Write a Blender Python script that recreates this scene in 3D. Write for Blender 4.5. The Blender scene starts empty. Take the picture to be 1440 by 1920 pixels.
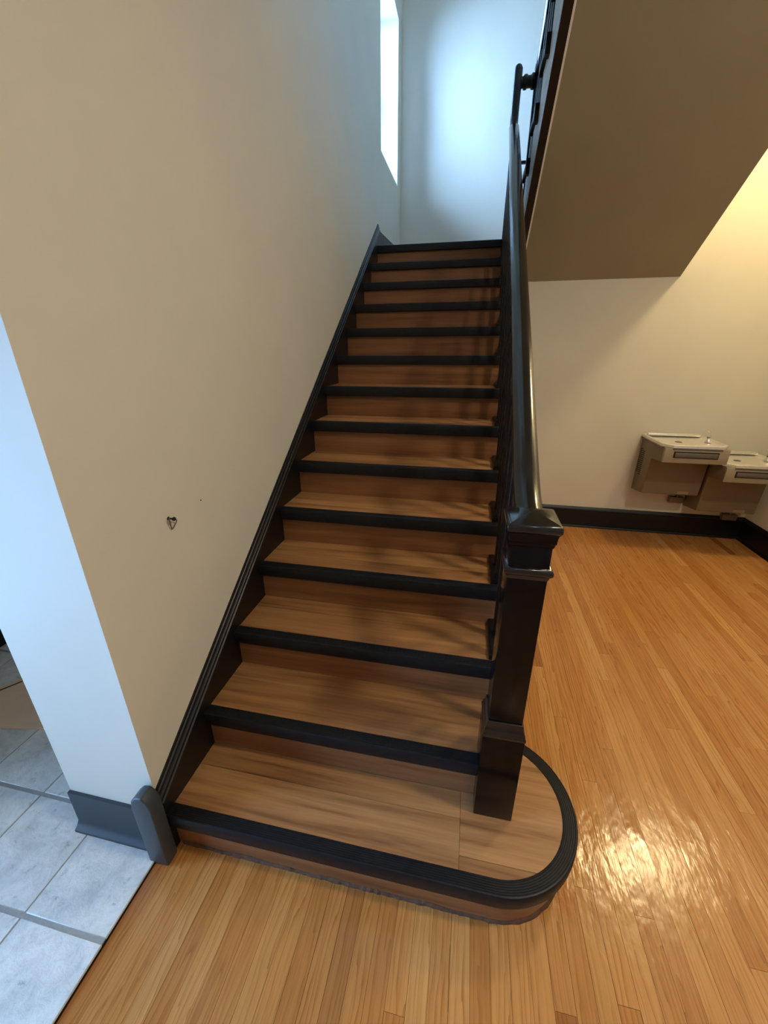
import bpy, bmesh, math, random
from mathutils import Vector, Matrix
random.seed(7)
SC = bpy.context.scene
COL = SC.collection

# ------------------------------------------------------------------ camera
F_PX, YAW, PITCH, ROLL = 752.25, -0.2049, -0.3809, -0.0026
CAM = Vector((0.9104, -0.7124, 1.6479))
def make_camera():
    cy, sy, cp, sp = math.cos(YAW), math.sin(YAW), math.cos(PITCH), math.sin(PITCH)
    fwd = Vector((sy * cp, cy * cp, sp)); right = Vector((cy, -sy, 0)); up = right.cross(fwd)
    cr, sr = math.cos(ROLL), math.sin(ROLL)
    r2 = cr * right + sr * up; u2 = -sr * right + cr * up
    cd = bpy.data.cameras.new('camera'); cd.sensor_fit = 'HORIZONTAL'; cd.sensor_width = 36
    cd.lens = F_PX * 36 / 1440; cd.clip_start = 0.02; cd.clip_end = 100
    co = bpy.data.objects.new('camera', cd); COL.objects.link(co)
    m = Matrix((r2, u2, -fwd)).transposed().to_4x4(); m.translation = CAM
    co.matrix_world = m
    SC.camera = co
make_camera()

# ------------------------------------------------------------------ world, exposure
SKY_STRENGTH = 62.0
SC.view_settings.view_transform = 'Standard'
SC.view_settings.look = 'None'
SC.view_settings.gamma = 1.0
SC.view_settings.use_curve_mapping = False
SC.view_settings.exposure = 0.0
w = bpy.data.worlds.new('world'); SC.world = w; w.use_nodes = True
bg = w.node_tree.nodes['Background']
bg.inputs[0].default_value = (0.35, 0.59, 1.0, 1); bg.inputs[1].default_value = SKY_STRENGTH
SC.cycles.max_bounces = 12; SC.cycles.diffuse_bounces = 8
SC.cycles.sample_clamp_indirect = 8.0
SC.cycles.caustics_reflective = False; SC.cycles.caustics_refractive = False

def portal(loc, rot, sx, sy):
    l = bpy.data.lights.new('sky_portal', 'AREA'); l.shape = 'RECTANGLE'; l.size = sx; l.size_y = sy
    l.cycles.is_portal = True
    o = bpy.data.objects.new('sky_portal', l); COL.objects.link(o); o.location = loc; o.rotation_euler = rot
LAMPS = [((3.10, 2.50), 37, (1.0, 0.78, 0.42)), ((2.75, -0.05), 44, (1.0, 0.89, 0.68)), ((2.1, -2.3), 14, (1.0, 0.87, 0.66))]  # the second lamp is unseen, added to brighten the left wall

# ------------------------------------------------------------------ dimensions
RISE, RUN, OV = 0.18, 0.2607, 0.026
NST = 14
LAND_Z = NST * RISE
WX = -0.02               # plaster face of the left wall
XR = 1.135               # right ends of the lower treads
Y_REAR = 3.322; X_RIGHT = 3.482; Y_BACK = 4.72
CEIL = 3.75; TOP = 6.3; Y_FRONT = -5.0; X_VEST = -1.75
X2L, X2R = 1.20, 2.468   # upper flight
SOF0 = 2.19              # soffit height at the rear wall
SLOPE = RISE / RUN
def sof(y): return SOF0 + SLOPE * (Y_REAR - y)
Y_CEIL = Y_REAR - (CEIL - SOF0) / SLOPE

portal((-0.45, 4.09, 3.94), (0, -math.pi / 2, 0), 1.34, 0.88)      # landing window, shines +X
portal((X_VEST - 0.14, -1.10, 1.06), (0, -math.pi / 2, 0), 2.1, 1.5)   # glazed entrance in the left wall, shines +X

# ------------------------------------------------------------------ materials
def lin(c):
    r = []
    for v in c:
        v /= 255.0
        r.append(v / 12.92 if v <= 0.04045 else ((v + 0.055) / 1.055) ** 2.4)
    return (*r, 1.0)
class NT:
    def __init__(s, name):
        s.m = bpy.data.materials.new(name); s.m.use_nodes = True
        s.t = s.m.node_tree; s.b = s.t.nodes['Principled BSDF']; s.out = s.t.nodes['Material Output']
    def n(s, typ, **kw):
        x = s.t.nodes.new(typ)
        for k, v in kw.items():
            if k.startswith('i_'):
                key = k[2:]; key = int(key) if key.isdigit() else key.replace('_', ' ')
                if hasattr(v, 'is_linked') or isinstance(v, bpy.types.NodeSocket): s.t.links.new(v, x.inputs[key])
                else: x.inputs[key].default_value = v
            else: setattr(x, k, v)
        return x
    def l(s, a, b): s.t.links.new(a, b)
    def ramp(s, fac, stops, interp='LINEAR'):
        r = s.n('ShaderNodeValToRGB'); r.color_ramp.interpolation = interp
        e = r.color_ramp.elements
        while len(e) < len(stops): e.new(0.5)
        for i, (p, c) in enumerate(stops):
            e[i].position = p; e[i].color = c if len(c) == 4 else (*c, 1)
        s.l(fac, r.inputs[0]); return r.outputs[0]
    def mix(s, fac, a, b, mode='MIX'):
        x = s.n('ShaderNodeMix', data_type='RGBA', blend_type=mode)
        for sock, v in ((x.inputs[0], fac), (x.inputs[6], a), (x.inputs[7], b)):
            if isinstance(v, bpy.types.NodeSocket): s.l(v, sock)
            else: sock.default_value = v
        return x.outputs[2]
    def math(s, op, a, b=0.0):
        x = s.n('ShaderNodeMath', operation=op)
        for sock, v in ((x.inputs[0], a), (x.inputs[1], b)):
            if isinstance(v, bpy.types.NodeSocket): s.l(v, sock)
            else: sock.default_value = v
        return x.outputs[0]
    def pos(s, scale=(1, 1, 1), rnd=0.0, noise_off=None):
        g = s.n('ShaderNodeNewGeometry')
        v = g.outputs['Position']
        if rnd:
            oi = s.n('ShaderNodeObjectInfo')
            r = s.math('MULTIPLY', oi.outputs['Random'], rnd)
            c = s.n('ShaderNodeCombineXYZ'); s.l(r, c.inputs[0]); s.l(r, c.inputs[1]); s.l(r, c.inputs[2])
            a = s.n('ShaderNodeVectorMath', operation='ADD'); s.l(v, a.inputs[0]); s.l(c.outputs[0], a.inputs[1]); v = a.outputs[0]
        mp = s.n('ShaderNodeVectorMath', operation='MULTIPLY'); s.l(v, mp.inputs[0]); mp.inputs[1].default_value = scale
        return mp.outputs[0]
    def noise(s, vec, scale=1.0, detail=3.0, rough=0.5, dist=0.0):
        x = s.n('ShaderNodeTexNoise'); s.l(vec, x.inputs['Vector'])
        x.inputs['Scale'].default_value = scale; x.inputs['Detail'].default_value = detail
        x.inputs['Roughness'].default_value = rough; x.inputs['Distortion'].default_value = dist
        return x.outputs[0]
    def bump(s, h, strength=0.2, dist=0.01):
        b = s.n('ShaderNodeBump'); b.inputs['Strength'].default_value = strength; b.inputs['Distance'].default_value = dist
        s.l(h, b.inputs['Height']); s.l(b.outputs[0], s.b.inputs['Normal'])
    def set(s, **kw):
        for k, v in kw.items():
            sock = s.b.inputs[{'col': 'Base Color', 'rough': 'Roughness', 'metal': 'Metallic', 'spec': 'Specular IOR Level', 'coat': 'Coat Weight', 'coatr': 'Coat Roughness'}[k]]
            if isinstance(v, bpy.types.NodeSocket): s.l(v, sock)
            else: sock.default_value = v
        return s

def paint(name, c, rough=0.6, var=0.025, bump=0.08):
    t = NT(name); p = t.pos()
    n = t.noise(p, 2.2, 4, 0.6)
    a = lin(c); b = tuple(x * (1 - var * 2) for x in a[:3]) + (1,)
    t.set(col=t.ramp(n, [(0.3, b), (0.7, a)]), rough=rough, spec=0.3)
    t.bump(t.noise(p, 120, 2, 0.6), bump, 0.002)
    return t.m
def gloss_black(name, c, rough, coat=0.0, streak=0.15, bumpd=0.25, spec=0.4):
    t = NT(name); p = t.pos()
    n = t.noise(p, 35, 4, 0.6)
    a = lin(c); b = tuple(min(1, x * 1.7 + 0.002) for x in a[:3]) + (1,)
    r = t.math('ADD', t.math('MULTIPLY', t.noise(p, 14, 5, 0.65), streak), rough - streak / 2)
    t.set(col=t.ramp(n, [(0.35, a), (0.75, b)]), rough=r, spec=spec, coat=coat, coatr=0.12)
    t.bump(t.noise(p, 22, 3, 0.6), bumpd, 0.002)
    return t.m
def oak_floor():
    t = NT('oak_floor')
    p0 = t.pos((1, 1, 1), rnd=37.0)
    oi = t.n('ShaderNodeObjectInfo')
    # cathedral grain: distorted bands stretched along the board
    pw = t.pos((1, 0.09, 1), rnd=37.0)
    wv = t.n('ShaderNodeTexWave', wave_type='BANDS', bands_direction='X', wave_profile='SAW')
    t.l(pw, wv.inputs['Vector']); wv.inputs['Scale'].default_value = 17; wv.inputs['Distortion'].default_value = 16.0
    wv.inputs['Detail'].default_value = 3.0; wv.inputs['Detail Scale'].default_value = 1.2
    fine = t.noise(t.pos((160, 5, 1), rnd=37.0), 1.0, 4, 0.65)
    broad = t.noise(t.pos((12, 1.2, 1), rnd=37.0), 1.0, 3, 0.5)
    tint = t.ramp(oi.outputs['Random'], [(0.0, lin((186, 126, 66))), (0.3, lin((196, 140, 78))), (0.65, lin((178, 118, 60))), (0.9, lin((202, 150, 88))), (1.0, lin((156, 96, 48)))])
    g = t.ramp(wv.outputs[1], [(0.0, (0.62, 0.50, 0.38)), (0.16, (0.84, 0.78, 0.70)), (0.5, (1, 1, 1)), (1.0, (1.04, 1.03, 1.02))])
    c = t.mix(t.ramp(broad, [(0.3, (0.35,) * 3), (0.6, (0.9,) * 3)]), tint, g, 'MULTIPLY')
    c = t.mix(0.55, c, t.ramp(fine, [(0.3, (0.72, 0.64, 0.55)), (0.55, (1, 1, 1))]), 'MULTIPLY')
    c = t.mix(0.5, c, t.ramp(broad, [(0.3, (0.86, 0.82, 0.78)), (0.65, (1.06, 1.05, 1.04))]), 'MULTIPLY')
    wear = t.noise(p0, 3.0, 4, 0.6)
    t.set(col=c, rough=t.ramp(wear, [(0.3, (0.12,) * 3), (0.75, (0.28,) * 3)]), spec=0.5)
    h = t.math('ADD', t.math('MULTIPLY', t.noise(t.pos((16, 7, 1), rnd=37.0), 1.0, 3, 0.6), 1.0), t.math('MULTIPLY', fine, 0.12))
    t.bump(h, 0.3, 0.01)
    return t.m
def laminate(name, c1, c2, c3):
    t = NT(name)
    oi = t.n('ShaderNodeObjectInfo')
    st = t.noise(t.pos((1.1, 22, 22), rnd=23.0), 1.0, 4, 0.6, 0.4)
    fi = t.noise(t.pos((6, 150, 150), rnd=23.0), 1.0, 3, 0.6)
    c = t.ramp(st, [(0.25, lin(c3)), (0.45, lin(c2)), (0.7, lin(c1))])
    c = t.mix(0.45, c, t.ramp(fi, [(0.3, (0.78, 0.74, 0.7)), (0.6, (1, 1, 1))]), 'MULTIPLY')
    c = t.mix(1.0, c, t.ramp(oi.outputs['Random'], [(0, (0.84, 0.82, 0.8)), (0.5, (1, 1, 1)), (1, (1.12, 1.12, 1.1))]), 'MULTIPLY')
    t.set(col=c, rough=0.42, spec=0.4)
    t.bump(fi, 0.06, 0.002)
    return t.m
def slate_tile():
    t = NT('slate_tile')
    p = t.pos((1, 1, 1), rnd=11.0)
    a = t.noise(p, 7, 6, 0.62, 0.6); b = t.noise(p, 30, 6, 0.7, 0.5)
    c = t.ramp(a, [(0.3, lin((190, 194, 194))), (0.5, lin((212, 216, 214))), (0.72, lin((232, 234, 230)))])
    c = t.mix(0.85, c, t.ramp(b, [(0.30, (0.50, 0.54, 0.55)), (0.40, (0.88, 0.90, 0.90)), (0.5, (0.98, 0.98, 0.98)), (0.7, (1.06, 1.06, 1.06))]), 'MULTIPLY')
    t.set(col=c, rough=0.45, spec=0.4)
    t.bump(t.math('ADD', a, t.math('MULTIPLY', b, 0.6)), 0.5, 0.006)
    return t.m
def simple(name, c, rough=0.5, metal=0.0, var=0.1, scale=40, bump=0.05):
    t = NT(name); p = t.pos(); n = t.noise(p, scale, 3, 0.6)
    a = lin(c); b = tuple(x * (1 - var) for x in a[:3]) + (1,)
    t.set(col=t.ramp(n, [(0.3, b), (0.7, a)]), rough=rough, metal=metal)
    if bump: t.bump(n, bump, 0.002)
    return t.m
def emit(name, c, s):
    t = NT(name); t.b.inputs['Base Color'].default_value = (0.9, 0.88, 0.82, 1)
    t.b.inputs['Emission Color'].default_value = c; t.b.inputs['Emission Strength'].default_value = s
    return t.m
def glass(name='pane_glass', tint=(0.95, 0.98, 1, 1)):
    t = NT(name)
    tr = t.n('ShaderNodeBsdfTransparent'); tr.inputs[0].default_value = tint
    gl = t.n('ShaderNodeBsdfGlossy'); gl.inputs['Roughness'].default_value = 0.02
    fr = t.n('ShaderNodeFresnel'); fr.inputs[0].default_value = 1.45
    mx = t.n('ShaderNodeMixShader'); t.l(fr.outputs[0], mx.inputs[0]); t.l(tr.outputs[0], mx.inputs[1]); t.l(gl.outputs[0], mx.inputs[2])
    t.l(mx.outputs[0], t.out.inputs[0]); return t.m

M = dict(
    wall=paint('cream_wall_paint', (214, 209, 193)),
    wall_pale=paint('pale_wall_paint', (226, 224, 220)),
    ceil=paint('ceiling_paint', (225, 220, 208)),
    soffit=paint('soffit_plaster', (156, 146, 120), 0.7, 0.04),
    jamb=paint('white_gloss_paint', (238, 240, 240), 0.4, 0.02),
    oak=oak_floor(),
    gap=simple('dark_board_gap', (70, 40, 18), 0.8),
    lam=laminate('laminate_plank', (184, 138, 90), (158, 112, 70), (102, 66, 38)),
    lam_riser_shaded=laminate('laminate_riser_shaded', (150, 104, 68), (134, 90, 56), (104, 66, 40)),  # tread laminate with the shade on the risers put into its colour
    ply=simple('stair_carcass', (96, 66, 40), 0.8),
    nosing=gloss_black('rubber_nosing', (15, 16, 20), 0.46, 0.0, 0.12, 0.12, 0.28),
    black=gloss_black('black_gloss_paint', (11, 9, 9), 0.26, 0.15, 0.14, 0.12),
    satin=gloss_black('black_satin_paint', (12, 10, 10), 0.36, 0.0, 0.12, 0.2),
    rail=gloss_black('handrail_varnish', (18, 16, 15), 0.19, 0.25, 0.12, 0.14, 0.5),
    newel=gloss_black('newel_stain', (10, 5, 4), 0.17, 0.0, 0.06, 0.05, 0.22),
    slate=simple('slate_grey_paint', (56, 60, 63), 0.5, 0, 0.12, 14),
    cove=simple('vinyl_cove_base', (46, 52, 58), 0.55, 0, 0.1, 14),
    tile=slate_tile(),
    grout=simple('grey_grout', (158, 160, 158), 0.9, 0, 0.2, 60, 0.3),
    residue=simple('old_adhesive', (104, 74, 52), 0.9, 0, 0.5, 45, 0.6),
    strfc=paint('pale_stringer_paint', (206, 208, 206), 0.5),
    body=simple('shaded_taupe_enamel', (124, 110, 88), 0.45, 0.0, 0.06, 8),  # cabinet taupe darkened to carry the shade below the apron
    apron=simple('light_taupe_enamel', (158, 144, 118), 0.4, 0.0, 0.05, 8),
    steel=simple('brushed_steel', (244, 240, 228), 0.28, 0.7, 0.1, 60, 0.03),
    steel2=simple('grey_push_bar', (120, 112, 98), 0.35, 0.6, 0.1, 40),
    dark=simple('dark_slot', (26, 22, 18), 0.7),
    brass=simple('pale_label', (150, 130, 100), 0.5),
    wire=simple('zinc_wire', (150, 145, 138), 0.3, 0.9),
    card=simple('tan_hardboard', (230, 200, 168), 0.7, 0, 0.06, 12),
    frame=simple('white_window_frame', (235, 238, 240), 0.4),
    dframe=simple('bronze_door_frame', (70, 66, 60), 0.4, 0.5),
    glass=glass(), tinted=glass('tinted_door_glass', (0.62, 0.65, 0.66, 1)),
    lampbody=simple('lamp_rim', (230, 228, 220), 0.4),
    lampglow=emit('lamp_diffuser', (1.0, 0.72, 0.40, 1), 6.0),
)

# ------------------------------------------------------------------ mesh helpers
class MB:
    def __init__(s): s.v = []; s.f = []
    def add(s, vs, fs):
        o = len(s.v); s.v += [tuple(v) for v in vs]; s.f += [tuple(i + o for i in f) for f in fs]; return s
    def box(s, x0, x1, y0, y1, z0, z1):
        vs = [(x, y, z) for z in (z0, z1) for y in (y0, y1) for x in (x0, x1)]
        return s.add(vs, [(0, 2, 3, 1), (4, 5, 7, 6), (0, 1, 5, 4), (2, 6, 7, 3), (0, 4, 6, 2), (1, 3, 7, 5)])
    def prism(s, pts, axis, a, b):
        """extrude polygon pts (2D) along axis from a to b; 'x': pts=(y,z)  'y': pts=(x,z)  'z': pts=(x,y)"""
        def mk(p, t): return {'x': (t, p[0], p[1]), 'y': (p[0], t, p[1]), 'z': (p[0], p[1], t)}[axis]
        n = len(pts); vs = [mk(p, a) for p in pts] + [mk(p, b) for p in pts]
        fs = [tuple(range(n)), tuple(range(2 * n - 1, n - 1, -1))] + [(i, i + n, (i + 1) % n + n, (i + 1) % n) for i in range(n)]
        return s.add(vs, fs)
    def rings(s, rings, cap=True, closed=True):
        n = len(rings[0]); o = len(s.v)
        for r in rings: s.v += [tuple(p) for p in r]
        for k in range(len(rings) - 1):
            for i in range(n if closed else n - 1):
                j = (i + 1) % n
                s.f.append((o + k * n + i, o + k * n + j, o + (k + 1) * n + j, o + (k + 1) * n + i))
        if cap:
            s.f.append(tuple(o + i for i in range(n - 1, -1, -1)))
            e = o + (len(rings) - 1) * n; s.f.append(tuple(e + i for i in range(n)))
        return s
    def sq(s, cx, cy, prof):
        """square-section turning: prof = [(half width, z)...]"""
        return s.rings([[(cx - h, cy - h, z), (cx + h, cy - h, z), (cx + h, cy + h, z), (cx - h, cy + h, z)] for h, z in prof])
    def lathe(s, c, axis, prof, n=20):
        """prof = [(radius, t)...] along axis from point c"""
        R = []
        for r, t in prof:
            ring = []
            for i in range(n):
                a = 2 * math.pi * i / n; u, v = r * math.cos(a), r * math.sin(a)
                ring.append({'x': (c[0] + t, c[1] + u, c[2] + v), 'y': (c[0] + u, c[1] + t, c[2] + v), 'z': (c[0] + u, c[1] + v, c[2] + t)}[axis])
            R.append(ring)
        return s.rings(R)
    def sweep(s, prof, path, side0=Vector((1, 0, 0)), cap=True):
        """prof (a,b): a along side, b along side x tangent; parallel transported"""
        path = [Vector(p) for p in path]; R = []; side = side0.copy()
        for i, p in enumerate(path):
            if i == 0: t = path[1] - p
            elif i == len(path) - 1: t = p - path[i - 1]
            else:
                t1 = (p - path[i - 1]).normalized(); t2 = (path[i + 1] - p).normalized(); t = t1 + t2
            t.normalize()
            side = (side - t * side.dot(t)).normalized(); up = side.cross(t)
            k = 1.0
            if 0 < i < len(path) - 1: k = 1.0 / max(0.5, t.dot(t1))
            R.append([p + side * a + up * (b * k) for a, b in prof])
        return s.rings(R, cap)
    def tube(s, path, r, n=8):
        prof = [(r * math.cos(2 * math.pi * i / n), r * math.sin(2 * math.pi * i / n)) for i in range(n)]
        p = [Vector(q) for q in path]; t = (p[1] - p[0]).normalized()
        s0 = Vector((1, 0, 0)) if abs(t.x) < 0.9 else Vector((0, 1, 0))
        return s.sweep(prof, path, s0)
    def mesh(s, name, mat, smooth=False, bevel=0.0, seg=2):
        me = bpy.data.meshes.new(name); me.from_pydata(s.v, [], s.f)
        bm = bmesh.new(); bm.from_mesh(me)
        bmesh.ops.recalc_face_normals(bm, faces=bm.faces)
        if bevel:
            ed = [e for e in bm.edges if len(e.link_faces) == 2 and e.calc_face_angle(0) > 0.5]
            bmesh.ops.bevel(bm, geom=ed, offset=bevel, segments=seg, affect='EDGES', profile=0.5)
        bm.to_mesh(me); bm.free()
        me.materials.append(mat)
        if smooth or bevel:
            me.polygons.foreach_set('use_smooth', [True] * len(me.polygons)); me.set_sharp_from_angle(angle=math.radians(38))
        return me
    def build(s, name, mat, parent=None, smooth=False, bevel=0.0, seg=2, **tags):
        return link(name, s.mesh(name, mat, smooth, bevel, seg), parent, **tags)
def link(name, me, parent=None, loc=None, scale=None, rotz=None, label=None, cat=None, group=None, kind=None):
    o = bpy.data.objects.new(name, me); COL.objects.link(o)
    if parent is not None:
        o.parent = parent
        root = parent
        off = Vector((0, 0, 0))
        while root is not None: off += root.location if root.get('_root') else Vector((0, 0, 0)); root = root.parent
        if parent.get('_root'): o.matrix_parent_inverse = Matrix.Translation(-parent.location)
    if loc is not None: o.location = loc
    if scale is not None: o.scale = scale
    if rotz is not None: o.rotation_euler = (0, 0, rotz)
    tag(o, label, cat, group, kind); return o
def tag(o, label=None, cat=None, group=None, kind=None):
    if label: o['label'] = label
    if cat: o['category'] = cat
    if group: o['group'] = group
    if kind: o['kind'] = kind
def empty(name, loc, label=None, cat=None, group=None, kind=None):
    o = bpy.data.objects.new(name, None); COL.objects.link(o); o.location = loc; o['_root'] = 1
    o.empty_display_size = 0.1
    tag(o, label, cat, group, kind); return o
def B(x0, x1, y0, y1, z0, z1): return MB().box(x0, x1, y0, y1, z0, z1)

# ================================================================== the setting
# --- wooden floor: slab with separate strips
floor = B(-0.045, X_RIGHT + 0.1, Y_FRONT, Y_REAR + 0.05, -0.12, -0.006).build('floor', M['gap'], kind='structure', label='honey coloured oak strip floor around the stairs')
unit = B(-0.5, 0.5, -0.5, 0.5, -0.5, 0.5).mesh('floor_board', M['oak'])
BW = 0.0563
nb = 0
xs = -0.040
i = 0
while xs < X_RIGHT:
    x0, x1 = xs, min(xs + BW, X_RIGHT + 0.03)
    yend = Y_REAR + 0.02
    if x1 < 1.10: yend = 0.06
    elif x1 < 1.14: yend = 0.12
    y = -1.7 + random.uniform(-1.0, 0.0)
    while y < yend - 0.01:
        L = random.uniform(0.75, 2.3)
        y1 = min(y + L, yend)
        if yend - y1 < 0.2: y1 = yend
        g = random.uniform(0.0005, 0.0011)
        ya = max(y, -2.0)
        if y1 > -1.9:
            link('floor_board', unit, floor, loc=((x0 + x1) / 2, (ya + y1) / 2, -0.008 + random.uniform(-0.0004, 0.0003)),
                 scale=(x1 - x0 - g, y1 - ya - 0.0008, 0.016)); nb += 1
        y = y1
    xs += BW; i += 1
B(-0.045, X_RIGHT + 0.05, Y_FRONT, -2.001, -0.02, 0.0).build('board_field', M['oak'], floor, kind='stuff')

# --- tiled floor of the entrance, a tile thickness above the boards
tfloor = B(X_VEST - 0.1, -0.046, Y_FRONT, 3.2, -0.12, 0.0078).build('floor.001', M['grout'], kind='structure', label='pale grey slate-look tiled floor left of the stairs')
TX = [-0.0445, -0.3435, -0.648, -0.953, -1.258, -1.563, -1.86]
TY = [0.058 + 0.317 * k for k in range(-10, 8)]
for a in range(len(TX) - 1):
    for k in range(len(TY) - 1):
        if TY[k + 1] < Y_FRONT + 0.3 or (TX[a] > -0.4 and TY[k] > 0.0 and TX[a + 1] > -0.39): continue
        jy = 0.0065
        x1 = TX[a] - (0.002 if a else 0); x0 = TX[a + 1] + 0.002
        B(x0, x1, TY[k] + jy, TY[k + 1] - jy, -0.002, 0.0095 + random.uniform(-0.0005, 0.0005)).build('tile', M['tile'], tfloor, bevel=0.002, seg=1)
B(-0.0475, -0.0440, Y_FRONT, 0.0, -0.004, 0.003).build('edge_shadow_strip', M['dark'], tfloor)  # dark strip stands in for the shadow under the tile edge

# --- walls
WY0, WY1, WZ0, WZ1 = 3.665, 4.515, 3.285, 4.60
wl = MB().box(-0.39, WX, 0.005, WY0, 0, TOP).box(-0.39, WX, WY1, Y_BACK + 0.15, 0, TOP).box(-0.39, WX, WY0, WY1, 0, WZ0).box(-0.39, WX, WY0, WY1, WZ1, TOP)
wl.build('wall_left', M['wall'], kind='structure', label='cream plaster wall along the left of the stairs')
B(-0.40, 2.6, Y_BACK, Y_BACK + 0.15, LAND_Z - 0.3, TOP).build('wall_back', M['wall'], kind='structure', label='pale wall behind the stair landing')
wr = MB().box(1.101, X_RIGHT, Y_REAR, Y_REAR + 0.1, 0, LAND_Z - 0.2).box(X2R - 0.05, X_RIGHT, Y_REAR, Y_REAR + 0.1, LAND_Z - 0.2, CEIL + 0.1)
wr.build('wall_rear', M['wall'], kind='structure', label='cream wall under the upper stairs with the drinking fountains')
B(X_RIGHT, X_RIGHT + 0.12, Y_FRONT, Y_REAR + 0.1, 0, CEIL + 0.1).build('wall_right', M['wall'], kind='structure', label='cream wall at the right of the hall')
# vestibule wall with the glazed entrance opening
EY0, EY1, EZ1 = -1.85, -0.35, 2.12
B(X_VEST - 0.12, X_RIGHT + 0.12, Y_FRONT - 0.12, Y_FRONT, 0, CEIL).build('wall_front', M['wall'], kind='structure', label='cream wall far behind the viewer')
MB().box(X_VEST - 0.12, X_VEST, Y_FRONT, EY0, 0, CEIL).box(X_VEST - 0.12, X_VEST, EY1, 3.2, 0, CEIL).box(X_VEST - 0.12, X_VEST, EY0, EY1, EZ1, CEIL).build('wall_vestibule', M['wall_pale'], kind='structure', label='pale wall on the far side of the tiled entrance')
B(X_VEST, -0.39, 3.1, 3.2, 0, CEIL).build('wall_vestibule_end', M['wall_pale'], kind='structure', label='pale end wall of the tiled entrance')
# stair enclosure at the right of the upper flight, above the soffit
MB().prism([(Y_REAR, sof(Y_REAR) + 0.041), (Y_CEIL, CEIL + 0.041), (Y_CEIL, TOP), (Y_BACK, TOP), (Y_BACK, LAND_Z - 0.3), (Y_REAR + 0.1, LAND_Z - 0.28), (Y_REAR, LAND_Z - 0.28)], 'x', X2R - 0.05, X2R).build('wall_stair', M['wall'], kind='structure', label='cream wall at the right of the upper flight')
B(WX, X2R, Y_CEIL - 0.35, Y_CEIL - 0.25, CEIL, TOP).build('wall_upper', M['wall'], kind='structure', label='wall closing the stair well above the hall ceiling')
MB().box(X_VEST - 0.1, WX, Y_FRONT - 0.1, 0.005, CEIL, CEIL + 0.1).box(X_VEST - 0.1, -0.3, 0.005, 3.2, CEIL, CEIL + 0.1).box(WX, X2R, Y_FRONT - 0.1, Y_CEIL, CEIL, CEIL + 0.1).box(X2R, X_RIGHT + 0.1, Y_FRONT - 0.1, Y_REAR + 0.1, CEIL, CEIL + 0.1).build('ceiling', M['ceil'], kind='structure', label='plain hall ceiling')
B(-0.4, 2.6, Y_CEIL - 0.4, Y_BACK + 0.15, TOP, TOP + 0.1).build('ceiling.001', M['ceil'], kind='structure', label='plain ceiling over the stair well')
# landing floor
land = B(WX, X2R - 0.05, 13 * RUN + OV + 0.016, Y_BACK, LAND_Z - 0.25, LAND_Z - 0.01).build('floor.002', M['soffit'], kind='structure', label='stair landing floor')
for k in range(6):
    y0 = 13 * RUN + 0.047 + k * 0.215
    link('plank', B(WX, X2R - 0.06, y0, min(y0 + 0.2145, Y_BACK - 0.002), LAND_Z - 0.01, LAND_Z).mesh('plank', M['lam']), land)

# --- black baseboards with cap and shoe moulding
bp = [(0, 0), (-0.026, 0), (-0.026, 0.008), (-0.020, 0.018), (-0.014, 0.020), (-0.014, 0.175), (-0.020, 0.180), (-0.020, 0.188), (-0.012, 0.200), (-0.006, 0.213), (0, 0.213)]
MB().prism([(Y_REAR + a, z) for a, z in bp], 'x', 1.14, X_RIGHT).build('baseboard_rear', M['satin'], smooth=True, kind='structure', label='tall black baseboard under the fountains')
MB().prism([(X_RIGHT + a, z) for a, z in bp], 'y', Y_FRONT, Y_REAR).build('baseboard_right', M['satin'], smooth=True, kind='structure', label='tall black baseboard on the right wall')
# vinyl cove base on the wall end
cv = [(0.005, 0.0), (-0.030, 0.0), (-0.030, 0.011), (-0.018, 0.018), (-0.008, 0.034), (-0.006, 0.18), (0.005, 0.181)]
MB().prism([(y, z + 0.0095) for y, z in cv], 'x', -0.393, -0.055).build('baseboard_left', M['cove'], smooth=True, kind='structure', label='dark grey cove base on the white wall end')
MB().prism([(X_VEST + 0.02, 0.0), (X_VEST + 0.012, 0.05), (X_VEST + 0.01, 0.2), (X_VEST, 0.2), (X_VEST, 0.0)], 'y', EY1, 3.1).build('baseboard_vestibule', M['satin'], kind='structure', label='dark baseboard across the tiled entrance')

# --- window over the landing, in the left wall
w1 = empty('window_1', (-0.3, (WY0 + WY1) / 2, WZ0), kind='structure', label='tall bright window beside the landing corner')
MB().box(-0.39, WX + 0.001, WY1 - 0.012, WY1, WZ0, WZ1).box(-0.39, WX + 0.001, WY0, WY0 + 0.012, WZ0, WZ1).box(-0.39, WX + 0.001, WY0, WY1, WZ1 - 0.012, WZ1).build('jamb', M['jamb'], w1)
B(-0.39, WX + 0.002, WY0, WY1, WZ0 - 0.001, WZ0 + 0.012).build('sill', M['jamb'], w1)
def bars(x0, x1, y0, y1, z0, z1, t, axis='x'):
    m = MB()
    for (a, b, c, d) in ((y0, y0 + t, z0, z1), (y1 - t, y1, z0, z1), (y0 + t, y1 - t, z0, z0 + t), (y0 + t, y1 - t, z1 - t, z1)):
        if axis == 'x': m.box(x0, x1, a, b, c, d)
        else: m.box(a, b, x0, x1, c, d)
    return m
sash_z = (WZ0 + WZ1) / 2
for z0, z1, xo in ((WZ0 + 0.012, sash_z + 0.015, -0.335), (sash_z - 0.015, WZ1 - 0.012, -0.368)):
    sa = bars(xo, xo + 0.03, WY0 + 0.012, WY1 - 0.012, z0, z1, 0.045).build('sash', M['frame'], w1)
    link('pane', B(xo + 0.013, xo + 0.017, WY0 + 0.05, WY1 - 0.05, z0 + 0.04, z1 - 0.04).mesh('pane', M['glass']), sa)
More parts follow.
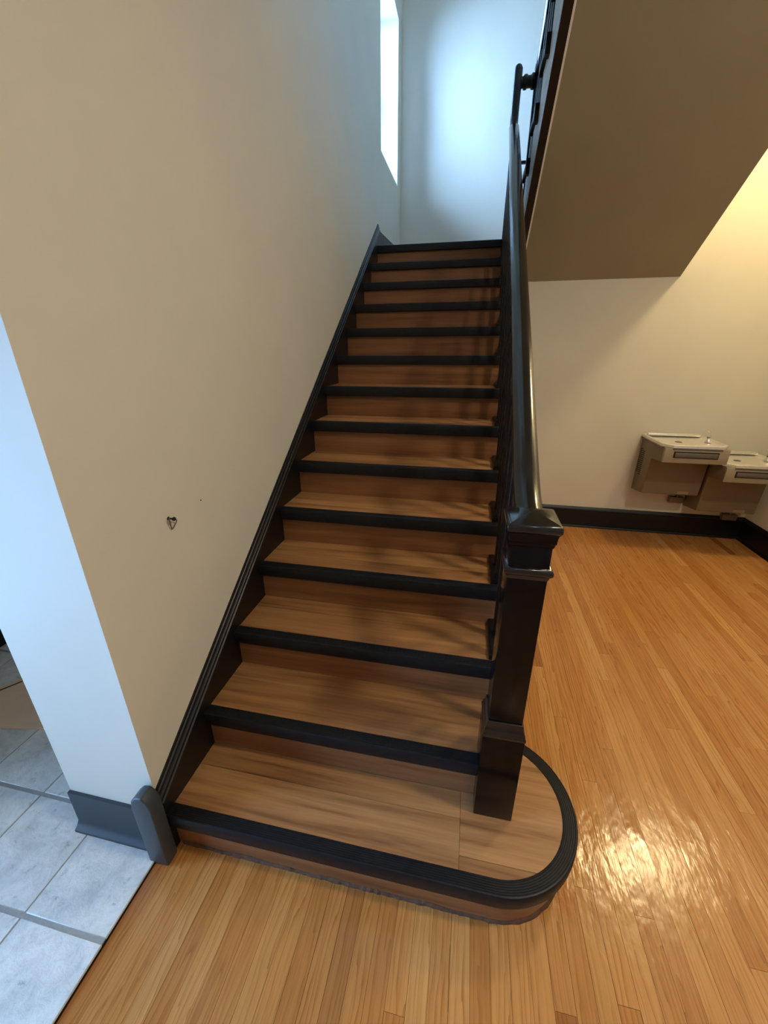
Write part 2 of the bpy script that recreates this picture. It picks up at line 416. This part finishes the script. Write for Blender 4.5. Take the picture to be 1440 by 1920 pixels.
# glazed entrance in the vestibule wall
w2 = empty('door_1', (X_VEST, (EY0 + EY1) / 2, 0), kind='structure', label='glazed entrance doors left of the viewer')
for a, b in ((EY0, (EY0 + EY1) / 2), ((EY0 + EY1) / 2, EY1)):
    d = bars(X_VEST - 0.08, X_VEST - 0.04, a, b, 0.012, EZ1, 0.06).build('door_leaf', M['dframe'], w2)
    link('pane', B(X_VEST - 0.063, X_VEST - 0.057, a + 0.05, b - 0.05, 0.07, EZ1 - 0.06).mesh('pane', M['tinted']), d)

# ================================================================== lower staircase
st = empty('staircase', (0.55, 0, 0), 'wooden staircase with black nosings rising from the oak floor to the landing', 'staircase')
BX, BY, BR = 1.0855, 0.2825, 0.2825       # bullnose centre and radius
def nose_profile():
    # (outward, z) from the inner top edge forwards and down; fine ribs on the tread part
    p = [(-0.047, -0.012), (-0.047, 0.0015)]
    n = 6
    for i in range(n):
        a = -0.045 + i * 0.0062
        p += [(a, 0.0022), (a + 0.0040, 0.0022), (a + 0.0046, 0.0010), (a + 0.0058, 0.0010)]
    p += [(-0.0070, 0.0025), (-0.0030, 0.0015), (0.0, -0.0035), (0.0005, -0.030), (-0.001, -0.050), (-0.005, -0.054), (-0.012, -0.054), (-0.012, -0.012)]
    return p
NP = nose_profile()
nose_me = MB().prism([(-a, z) for a, z in NP], 'x', 0.0, XR).mesh('nosing', M['nosing'], smooth=True)
def path_sweep_xy(prof, path, z):
    """prof (outward,dz) swept along a plan path whose right-hand side is outward"""
    R = []
    for i, p in enumerate(path):
        a = path[max(i - 1, 0)]; b = path[min(i + 1, len(path) - 1)]
        t = Vector((b[0] - a[0], b[1] - a[1])).normalized(); o = Vector((t.y, -t.x))
        R.append([(p[0] + o.x * u, p[1] + o.y * u, z + v) for u, v in prof])
    return MB().rings(R)
arc = [(BX + BR * math.sin(t), BY - BR * math.cos(t)) for t in [math.pi * i / 36 for i in range(37)]]
plan = [(0.0, 0.0), (0.3, 0.0), (0.6, 0.0), (0.9, 0.0)] + arc
riser_plan = [(0.0, OV), (0.5, OV)] + [(BX + (BR - OV) * math.sin(t), BY - (BR - OV) * math.cos(t)) for t in [math.pi * i / 36 for i in range(37)]]
# step 1 (bullnose)
ip = [(x, y) for x, y in [(0.0, 0.04)] + [(BX + (BR - 0.04) * math.sin(t), BY - (BR - 0.04) * math.cos(t)) for t in [math.pi * i / 36 for i in range(37)]] + [(1.0, 0.52), (0.0, 0.52)]]
t1 = MB().prism(ip, 'z', RISE - 0.045, RISE - 0.008).build('tread', M['ply'], st)
path_sweep_xy(NP, plan, RISE).build('nosing', M['nosing'], t1, smooth=True)
# laminate on step 1: back plank, front plank left of the joint, rounded front plank right of it
YB = RUN + OV - 0.001
def arc_pts(r, y0, y1, n=30):
    pts = []
    for i in range(n + 1):
        t = math.pi * i / n; x = BX + r * math.sin(t); y = BY - r * math.cos(t)
        if y0 <= y <= y1: pts.append((x, y))
    return pts
ri = BR - 0.046
def xr(y): return BX + math.sqrt(max(0, ri * ri - (y - BY) ** 2))
YJ, YJ2 = 0.195, 0.086
pl = lambda pts: MB().prism(pts, 'z', RISE - 0.008, RISE)
a1 = [(0, YJ + .0006), (0.9815, YJ + .0006), (0.9815, YB), (0, YB)]
a2 = [(0, 0.046), (0.9815, 0.046), (0.9815, YJ - .0006), (0, YJ - .0006)]
a3 = [(0.9825, YJ2 + .0006), (xr(YJ2), YJ2 + .0006)] + arc_pts(ri, YJ2 + .004, BY + ri - 0.002) + [(BX, BY + ri), (0.9825, BY + ri)]
a4 = [(0.9825, 0.046), (BX, 0.0465)] + arc_pts(ri, 0.0468, YJ2 - .003) + [(xr(YJ2), YJ2 - .0006), (0.9825, YJ2 - .0006)]
for a in (a1, a2, a3, a4): pl(a).build('plank', M['lam'], t1)
rp = [(0, 0), (0, -0.01), ]
path_sweep_xy([(0, 0.0), (0, RISE - 0.05), (-0.012, RISE - 0.05), (-0.012, 0.0)], riser_plan, 0.0).build('riser', M['lam_riser_shaded'], st, smooth=True)
# ragged glue line along the foot of the first riser
R = []
dens = []
for i in range(len(riser_plan) - 1):
    p, q = riser_plan[i], riser_plan[i + 1]; n = max(1, int(math.dist(p, q) / 0.012))
    for k in range(n): dens.append((p[0] + (q[0] - p[0]) * k / n, p[1] + (q[1] - p[1]) * k / n))
dens = [d for d in dens if d[0] > 0.012]
for i, p in enumerate(dens):
    a = dens[max(i - 1, 0)]; b = dens[min(i + 1, len(dens) - 1)]
    t = Vector((b[0] - a[0], b[1] - a[1])).normalized(); o = Vector((t.y, -t.x))
    h = 0.012 + 0.005 * math.sin(i * 0.37) * math.sin(i * 0.11) + random.uniform(-0.0015, 0.002); d = 0.006 + random.uniform(-0.0015, 0.002)
    R.append([(p[0] + o.x * u, p[1] + o.y * u, v) for u, v in ((-0.002, 0), (d, 0), (d * 0.7, h * 0.5), (0.001, h), (-0.002, h))])
MB().rings(R).build('glue_line', M['residue'], st, label='ragged grey-brown glue line')
# steps 2..13 and the landing edge
sub_me = B(0, XR - 0.005, 0.012, RUN + OV, -0.045, -0.0085).mesh('tread', M['ply'])
riser_me = B(0, XR - 0.01, OV, OV + 0.012, -RISE, -0.047).mesh('riser', M['lam_riser_shaded'])
curb_me = MB().prism([(1.055, 0), (1.057, 0.018), (1.062, 0.022), (1.112, 0.022), (1.115, 0.018), (1.115, 0)], 'y', 0.05, RUN + OV - 0.001).mesh('curb', M['satin'], smooth=True)
joints = [0.2, 0.20, 0.14, 0.105, 0.10, 0.16, 0.12, 0.17, 0.15, 0.18, 0.13, 0.16]
for k in range(2, NST + 1):
    y0 = (k - 1) * RUN; z = k * RISE
    if k < NST:
        t = link('tread', sub_me, st, loc=(0, y0, z))
        par = t; off = (0, 0, 0)
        j = joints[(k - 2) % len(joints)]
        for (ya, yb) in ((0.046, j - 0.0004), (j + 0.0004, RUN + OV)):
            o = link('plank', B(0.0, XR - 0.006, ya, yb, -0.008, 0).mesh('plank', M['lam']), t)
        link('nosing', nose_me, t)
        if k > 1:
            if k == 2:
                link('curb', MB().prism([(1.055, 0), (1.057, 0.018), (1.062, 0.022), (1.112, 0.022), (1.115, 0.018), (1.115, 0)], 'y', 0.086, RUN + OV - 0.001).mesh('curb', M['satin'], smooth=True), t)
            else: link('curb', curb_me, t)
    else:
        link('nosing', nose_me, st, loc=(0, y0, z))
    link('riser', riser_me, st, loc=(0, y0, z))
# skirt board on the left wall, its moulded cap and the plinth block
def nl(y): return RISE + SLOPE * y
ye = 3.515
MB().prism([(0.0, 0.0), (0.0, nl(0.0) + 0.052), (ye, nl(ye) + 0.052), (4.25, LAND_Z + 0.18), (4.25, LAND_Z), (3.5, LAND_Z - 0.1), (0.3, 0.0)], 'x', WX, 0.0).build('skirt_board', M['satin'], st)
capm = [(0.0, 0.048), (0.004, 0.050), (0.004, 0.058), (-0.001, 0.062), (-0.003, 0.070), (-0.001, 0.076), (-0.005, 0.080), (-0.009, 0.090), (-0.008, 0.097), (-0.013, 0.101), (-0.0145, 0.108), (WX, 0.110), (WX, 0.048)]
R = [[(x, y, nl(y) + z) for x, z in capm] for y in (0.004, ye)]
MB().rings(R).build('skirt_cap', M['satin'], st, smooth=True)
capf = [(x, z - 0.05 + 0.165) for x, z in capm]
pb = [(0.030, 0.0), (0.030, 0.24), (0.022, 0.30), (0.004, 0.338), (-0.012, 0.344), (-0.03, 0.338), (-0.03, 0.0)]
MB().prism([(-0.062, 0.002), (-0.062, 0.286), (-0.056, 0.318), (-0.036, 0.338), (-0.012, 0.342), (0.004, 0.326), (0.014, 0.296), (0.014, 0.002)], 'y', -0.052, -0.004).build('plinth_block', M['slate'], st, bevel=0.006, seg=3, label='grey painted rounded plinth block')
# outer (right) cut stringer and spandrel under the flight
saw = []
for k in range(2, NST + 1):
    y0 = (k - 1) * RUN + OV
    saw += [(y0, (k - 1) * RISE - 0.045), (y0, k * RISE - 0.045)]
saw = [(0.30, 0.0), (0.30, RISE - 0.045)] + saw[0:] + [(Y_REAR - 0.001, LAND_Z - 0.045), (Y_REAR - 0.001, 0.0)]
MB().prism(saw, 'x', 1.10, 1.125).build('stringer', M['strfc'], st)
B(1.125, 1.139, 0.56, Y_REAR, 0.0, 0.2).build('stringer_base', M['satin'], st)

# ================================================================== lower railing
NX, NY = BX + 0.002, BY
rl = empty('stair_railing', (NX, NY, RISE), 'black railing of the lower flight with square newel post', 'stair railing')
nw = MB().sq(NX, NY, [(0.0625, RISE + 0.0005), (0.0625, 0.548)]).build('newel_post', M['newel'], rl, bevel=0.002, label='dark square newel post')
MB().sq(NX, NY, [(0.0625, 0.547), (0.0636, 0.550), (0.0642, 0.555), (0.0636, 0.559), (0.0618, 0.562), (0.0608, 0.564), (0.0604, 0.569), (0.0590, 0.574), (0.0568, 0.579), (0.0548, 0.585), (0.0538, 0.592), (0.0536, 0.597), (0.0526, 0.601), (0.0490, 0.603)]).build('base_moulding', M['rail'], nw, smooth=True)
MB().sq(NX, NY, [(0.0495, 0.59), (0.0495, 1.215)]).build('shaft', M['newel'], nw, bevel=0.0015)
MB().sq(NX, NY, [(0.0495, 1.104), (0.0512, 1.108), (0.0530, 1.115), (0.0565, 1.119), (0.0590, 1.122), (0.0600, 1.127), (0.0597, 1.131), (0.0585, 1.135), (0.0560, 1.138), (0.0495, 1.140)]).build('neck_moulding', M['rail'], nw, smooth=True)
MB().sq(NX, NY, [(0.0495, 1.196), (0.0520, 1.200), (0.0530, 1.207), (0.0555, 1.211), (0.0560, 1.224), (0.0580, 1.234), (0.0615, 1.239)]).build('cap_moulding', M['newel'], nw)
MB().sq(NX, NY, [(0.0610, 1.238), (0.0640, 1.242), (0.0640, 1.254), (0.0615, 1.259), (0.0585, 1.260), (0.0560, 1.262), (0.002, 1.277)]).build('cap', M['rail'], nw, bevel=0.0012, seg=1)
# handrail: easement, rake, upright gooseneck
RS = 0.675
def rz(y): return 1.42 + RS * (y - 0.65)
yk = 0.65 - (1.42 - 1.222) / RS
path = []
for i in range(9):
    t = i / 8; P0 = Vector((yk - 0.13, 1.222)); P1 = Vector((yk, 1.222)); P2 = Vector((yk + 0.13, rz(yk + 0.13)))
    q = P0 * (1 - t) ** 2 + P1 * 2 * t * (1 - t) + P2 * t * t
    if q.x > 0.30: path.append((NX, q.x, q.y))
path += [(NX, 1.2, rz(1.2)), (NX, 2.2, rz(2.2)), (NX, 3.30, rz(3.30))]
rail_prof = [(a * 1.06, b) for a, b in [(-0.022, -0.032), (0.022, -0.032), (0.027, -0.026), (0.027, -0.018), (0.034, -0.010), (0.036, 0.004), (0.033, 0.016), (0.024, 0.025), (0.010, 0.030), (-0.010, 0.030), (-0.024, 0.025), (-0.033, 0.016), (-0.036, 0.004), (-0.034, -0.010), (-0.027, -0.018), (-0.027, -0.026)]]
rail = MB().sweep(rail_prof, path).build('handrail', M['rail'], rl, smooth=True)
gp = [(NX, 3.30, rz(3.30)), (NX, 3.36, rz(3.36)), (NX, 3.395, rz(3.405)), (NX, 3.41, 3.34), (NX, 3.412, 3.45), (NX, 3.412, 3.60)]
g = MB().sweep([(a * 0.8, b * 0.85) for a, b in rail_prof], gp, cap=True)
g.build('gooseneck', M['satin'], rail, smooth=True)
dome = [(0.0285 * math.cos(a), 0.03 * math.sin(a)) for a in [i * math.pi / 16 for i in range(9)]]
MB().lathe((NX, 3.412, 3.598), 'z', [(max(r, 0.0008), t) for r, t in dome]).build('gooseneck_end', M['satin'], rail, smooth=True)
MB().lathe((NX + 0.02, 3.425, 3.525), 'x', [(0.034, 0.0), (0.034, 0.02), (0.044, 0.028), (0.044, 0.045), (0.036, 0.055), (0.036, 0.075), (0.047, 0.085), (0.047, 0.115), (0.04, 0.125)]).build('turned_arm', M['satin'], rail, smooth=True)
# balusters
bs = 0.0145
def rail_under(y): return rz(y) - 0.036
kinds = [0.075, 0.19]
bal_me = []
for off in kinds:
    yA = 2 * RUN + off
    h = rail_under(yA) - (3 * RISE + 0.02) + 0.01
    bal_me.append(MB().sq(0, 0, [(bs, 0), (bs, h)]).mesh('baluster', M['satin'], bevel=0.002, seg=1))
for k in range(2, NST):
    for j, off in enumerate(kinds):
        y = (k - 1) * RUN + off
        if y < 0.40: continue
        o = link('baluster', bal_me[j], rl, loc=(NX, y, k * RISE + 0.02))
        base_h = rail_under(2 * RUN + off) - (3 * RISE + 0.02)
        o.scale = (1, 1, (rail_under(y) - (k * RISE + 0.02)) / base_h)

# ================================================================== upper staircase (turns back over the fountains)
su = empty('staircase.001', (1.83, Y_REAR, LAND_Z), 'upper flight of stairs turning back overhead with a plain tan soffit', 'staircase')
NU = 13
YU0 = 3.44
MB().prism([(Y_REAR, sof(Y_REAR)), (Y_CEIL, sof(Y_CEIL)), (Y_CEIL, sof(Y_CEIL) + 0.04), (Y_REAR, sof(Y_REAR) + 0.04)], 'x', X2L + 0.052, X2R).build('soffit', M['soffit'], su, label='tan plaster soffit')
MB().prism([(Y_REAR - 0.001, sof(Y_REAR) - 0.006), (Y_CEIL, sof(Y_CEIL) - 0.006), (Y_CEIL, sof(Y_CEIL) + 0.03), (Y_REAR - 0.001, sof(Y_REAR) + 0.03)], 'x', X2L - 0.004, X2L + 0.043).build('string_trim', M['satin'], su, label='black trim under the string')
MB().prism([(Y_REAR, sof(Y_REAR) - 0.004), (Y_CEIL, sof(Y_CEIL) - 0.004), (Y_CEIL, sof(Y_CEIL) + 0.03), (Y_REAR, sof(Y_REAR) + 0.03)], 'x', X2L + 0.043, X2L + 0.054).build('corner_bead', M['jamb'], su, label='white corner bead')
saw = [(Y_REAR - 0.002, sof(Y_REAR) + 0.02), (Y_REAR - 0.002, LAND_Z - 0.195), (YU0 - 0.005, LAND_Z - 0.195), (YU0 - 0.005, LAND_Z)]
for j in range(1, NU + 1):
    y = YU0 - (j - 1) * RUN - OV
    saw += [(y, LAND_Z + (j - 1) * RISE - (0.04 if j > 1 else 0)), (y, LAND_Z + j * RISE - 0.04)]
yl = YU0 - NU * RUN
saw += [(yl, LAND_Z + NU * RISE - 0.04), (yl, sof(yl) + 0.02)]
MB().prism(saw, 'x', X2L, X2L + 0.02).build('stringer', M['strfc'], su, label='pale painted cut string')
nose2 = MB().prism([(a, z) for a, z in NP], 'x', X2L - 0.022, X2R - 0.05).mesh('nosing', M['nosing'], smooth=True)
tre2 = B(X2L + 0.0, X2R - 0.05, -RUN - OV, -0.012, -0.038, 0).mesh('tread', M['lam'])
edge2 = MB().box(X2L - 0.022, X2L - 0.0002, -RUN - OV + 0.002, -0.012, -0.036, 0.001).box(X2L - 0.026, X2L - 0.0002, -RUN - OV + 0.002, -RUN - OV + 0.05, -0.085, 0.004).mesh('end_strip', M['nosing'])
ris2 = B(X2L + 0.02, X2R - 0.05, -OV - 0.012, -OV, -RISE, -0.04).mesh('riser', M['lam_riser_shaded'])
curb2 = MB().prism([(1.205, 0), (1.207, 0.018), (1.212, 0.022), (1.262, 0.022), (1.265, 0.018), (1.265, 0)], 'y', -RUN - OV + 0.002, -0.05).mesh('curb', M['satin'], smooth=True)
for j in range(1, NU + 1):
    y = YU0 - (j - 1) * RUN; z = LAND_Z + j * RISE
    t = link('tread', tre2, su, loc=(0, y, z))
    link('nosing', nose2, t); link('end_strip', edge2, t); link('curb', curb2, t)
    link('riser', ris2, su, loc=(0, y, z))
# ================================================================== upper railing
ru = empty('stair_railing.001', (1.235, 3.44, LAND_Z), 'black railing of the upper flight seen from below beside the soffit', 'stair railing')
PX = 1.235
MB().sq(PX, 3.445, [(0.024, LAND_Z), (0.024, 3.60), (0.028, 3.605), (0.028, 3.62), (0.004, 3.635)]).build('newel_post', M['satin'], ru, bevel=0.002, seg=1, label='slim black landing post')
def rz2(y): return 3.515 + SLOPE * (3.42 - y)
MB().sweep([(a * 0.8, b * 0.85) for a, b in rail_prof], [(PX, 3.425, rz2(3.425)), (PX, 2.0, rz2(2.0)), (PX, 0.35, rz2(0.35))], side0=Vector((-1, 0, 0))).build('handrail', M['rail'], ru, smooth=True)
bal2 = []
for off in (0.07, 0.19):
    h = rz2(YU0 - off) - 0.025 - (LAND_Z + RISE + 0.02)
    bal2.append(MB().sq(0, 0, [(0.0125, 0), (0.0125, h)]).mesh('baluster', M['satin'], bevel=0.002, seg=1))
for j in range(1, NU):
    for q, off in enumerate((0.07, 0.19)):
        link('baluster', bal2[q], ru, loc=(PX, YU0 - (j - 1) * RUN - off, LAND_Z + j * RISE + 0.02))
B(1.10, PX, 3.395, 3.412, 3.022, 3.042).build('brace_bar', M['satin'], ru, label='thin black cross bar')

# ================================================================== drinking fountains
def fountain(x0, zt, label):
    """x0 left side, zt height of the apron's top"""
    W = 0.458; yb = Y_REAR; yf = 2.848
    f = empty('drinking_fountain', (x0 + W / 2, yb, zt - 0.5), label, 'drinking fountain', 'wall drinking fountains')
    # cabinet: side profile with the apron projecting over a recessed lower box
    prof = [(yb, zt - 0.495), (yb - 0.235, zt - 0.462), (yb - 0.262, zt - 0.14), (yf + 0.004, zt - 0.118), (yf - 0.002, zt), (yb, zt)]
    body = MB().prism(prof, 'x', x0 + 0.004, x0 + W - 0.004).build('cabinet', M['body'], f, bevel=0.006)
    ap = MB().prism([(yf - 0.008, zt - 0.12), (yf - 0.012, zt), (yf + 0.012, zt), (yf + 0.012, zt - 0.12)], 'x', x0, x0 + W).build('apron', M['apron'], f, bevel=0.004)
    B(x0 + 0.068, x0 + 0.385, yf - 0.0145, yf - 0.008, zt - 0.078, zt - 0.026).build('bar_recess', M['dark'], ap, bevel=0.001, seg=1)
    B(x0 + 0.075, x0 + 0.378, yf - 0.020, yf - 0.013, zt - 0.072, zt - 0.034).build('push_bar', M['steel2'], ap, bevel=0.004)
    # louvres on the left side
    for r in range(2):
        for k in range(13):
            zz = zt - 0.10 - k * 0.0175 - r * 0.012
            link('louvre', B(x0 + 0.001, x0 + 0.005, yb - 0.062 - r * 0.055, yb - 0.022 - r * 0.055, zz - 0.0055, zz).mesh('louvre', M['dark']), body)
    # steel basin: outer rim with chamfered front corners, sunken bowl, raised back ledge
    def ring(ins, z, ch=0.06):
        a, b, c, d = x0 - 0.008 + ins, x0 + W + 0.008 - ins, yf - 0.018 + ins, yb - 0.004 - ins
        return [(a + ch, c, z), (b - ch, c, z), (b, c + ch * 1.1, z), (b, d, z), (a, d, z), (a, c + ch * 1.1, z)]
    top = MB().rings([ring(0.004, zt - 0.002), ring(0, zt + 0.002), ring(0, zt + 0.022), ring(0.006, zt + 0.026), ring(0.016, zt + 0.026), ring(0.024, zt + 0.018), ring(0.045, zt + 0.006, 0.05), ring(0.12, zt + 0.003, 0.03)])
    basin = top.build('basin', M['steel'], f, smooth=True)
    MB().rings([ring(0.012, zt - 0.022), ring(0.004, zt - 0.012), ring(0.004, zt - 0.001)], cap=False).build('rim_band', M['steel2'], f, smooth=True)
    MB().lathe((x0 + W * 0.42, (yf + yb) / 2, zt + 0.001), 'z', [(0.026, 0), (0.026, 0.004), (0.02, 0.006), (0.005, 0.0055)]).build('drain', M['steel2'], basin, smooth=True)
    B(x0 + 0.02, x0 + W - 0.02, yb - 0.055, yb - 0.003, zt + 0.018, zt + 0.040).build('back_ledge', M['steel'], basin, bevel=0.008)
    # bubbler with its guard
    bx, by = x0 + W - 0.052, yb - 0.24
    bub = MB().lathe((bx, by, zt + 0.012), 'z', [(0.024, 0), (0.022, 0.012), (0.015, 0.022), (0.013, 0.034)]).build('bubbler', M['steel'], f, smooth=True)
    MB().tube([(bx, by, zt + 0.04), (bx + 0.006, by + 0.004, zt + 0.06), (bx + 0.004, by + 0.004, zt + 0.082), (bx - 0.008, by, zt + 0.10), (bx - 0.022, by - 0.006, zt + 0.108)], 0.008).build('mouth_guard', M['steel'], bub, smooth=True)
    MB().lathe((bx - 0.012, by, zt + 0.046), 'x', [(0.009, 0), (0.009, 0.02)]).build('nozzle', M['steel2'], bub, smooth=True)
    # rating plate and supply stub
    link('rating_plate', MB().prism([(yb - 0.2377, zt - 0.455), (yb - 0.2387, zt - 0.455), (yb - 0.2410, zt - 0.428), (yb - 0.2400, zt - 0.428)], 'x', x0 + 0.285, x0 + 0.375).mesh('rating_plate', M['brass']), body)
    st_ = B(x0 + 0.335, x0 + 0.455, yb - 0.05, yb - 0.001, zt - 0.60, zt - 0.545).build('supply_box', M['body'], f, bevel=0.004)
    MB().tube([(x0 + 0.40, yb - 0.03, zt - 0.55), (x0 + 0.40, yb - 0.03, zt - 0.47)], 0.012).build('supply_pipe', M['steel2'], st_, smooth=True)
fountain(2.470, 0.928, 'higher taupe drinking fountain with steel basin, nearer the stairs')
fountain(2.940, 0.790, 'lower taupe drinking fountain with steel basin, nearer the corner')

# ================================================================== small things
hk = empty('ring_hook', (WX, 0.322, 1.146), 'small metal hook with a triangular wire ring on the left wall', 'hook')
MB().lathe((WX - 0.002, 0.322, 1.146), 'x', [(0.006, 0), (0.006, 0.003), (0.003, 0.004), (0.003, 0.02), (0.0065, 0.021), (0.0065, 0.026), (0.002, 0.028)], 12).build('screw', M['dark'], hk, smooth=True)
tri = [(0.012, 0.312, 1.150), (0.014, 0.330, 1.143), (0.012, 0.344, 1.132), (0.010, 0.342, 1.126), (0.006, 0.330, 1.110), (0.005, 0.326, 1.108), (0.005, 0.322, 1.110), (0.008, 0.316, 1.128), (0.012, 0.312, 1.150)]
MB().tube([(WX + x, y, z) for x, y, z in tri], 0.0019, 6).build('wire_ring', M['wire'], hk, smooth=True)
MB().lathe((WX - 0.001, 0.492, 1.148), 'x', [(0.0022, 0), (0.0022, 0.004), (0.0005, 0.0045)], 8).build('nail', M['dark'], smooth=True, label='tiny dark nail in the left wall above the metal hook', cat='nail')
cb = MB().prism([(-1.55, 0.19), (-0.85, 0.312), (-1.02, 0.92), (-1.33, 0.545), (-1.60, 0.10)], 'z', 0.0105, 0.0225)
cb.build('hardboard_sheet', M['card'], bevel=0.001, seg=1, label='tan hardboard sheet lying on the grey tiles behind the white wall end', cat='board')

# ================================================================== ceiling lamps (out of the frame)
names = ['round ceiling lamp above the drinking fountains', 'unseen round ceiling lamp added to brighten the left wall', 'round ceiling lamp near the entrance']
for ((lx, ly), pw, lc), nm in zip(LAMPS, names):
    L = empty('ceiling_lamp', (lx, ly, CEIL), nm, 'lamp', 'hall ceiling lamps')
    MB().lathe((lx, ly, CEIL), 'z', [(0.20, -0.001), (0.20, -0.05), (0.185, -0.06), (0.185, -0.03)], 32).build('rim', M['lampbody'], L, smooth=True)
    MB().lathe((lx, ly, CEIL), 'z', [(0.182, -0.055), (0.17, -0.075), (0.10, -0.092), (0.002, -0.096)], 32).build('diffuser', M['lampglow'], L, smooth=True)
    ld = bpy.data.lights.new('lamp_light', 'AREA'); ld.shape = 'DISK'; ld.size = 0.34; ld.energy = pw; ld.color = lc
    lo = bpy.data.objects.new('lamp_light', ld); COL.objects.link(lo); lo.parent = L; lo.location = (0, 0, -0.10)
for o in list(bpy.data.objects):
    if '_root' in o.keys(): del o['_root']
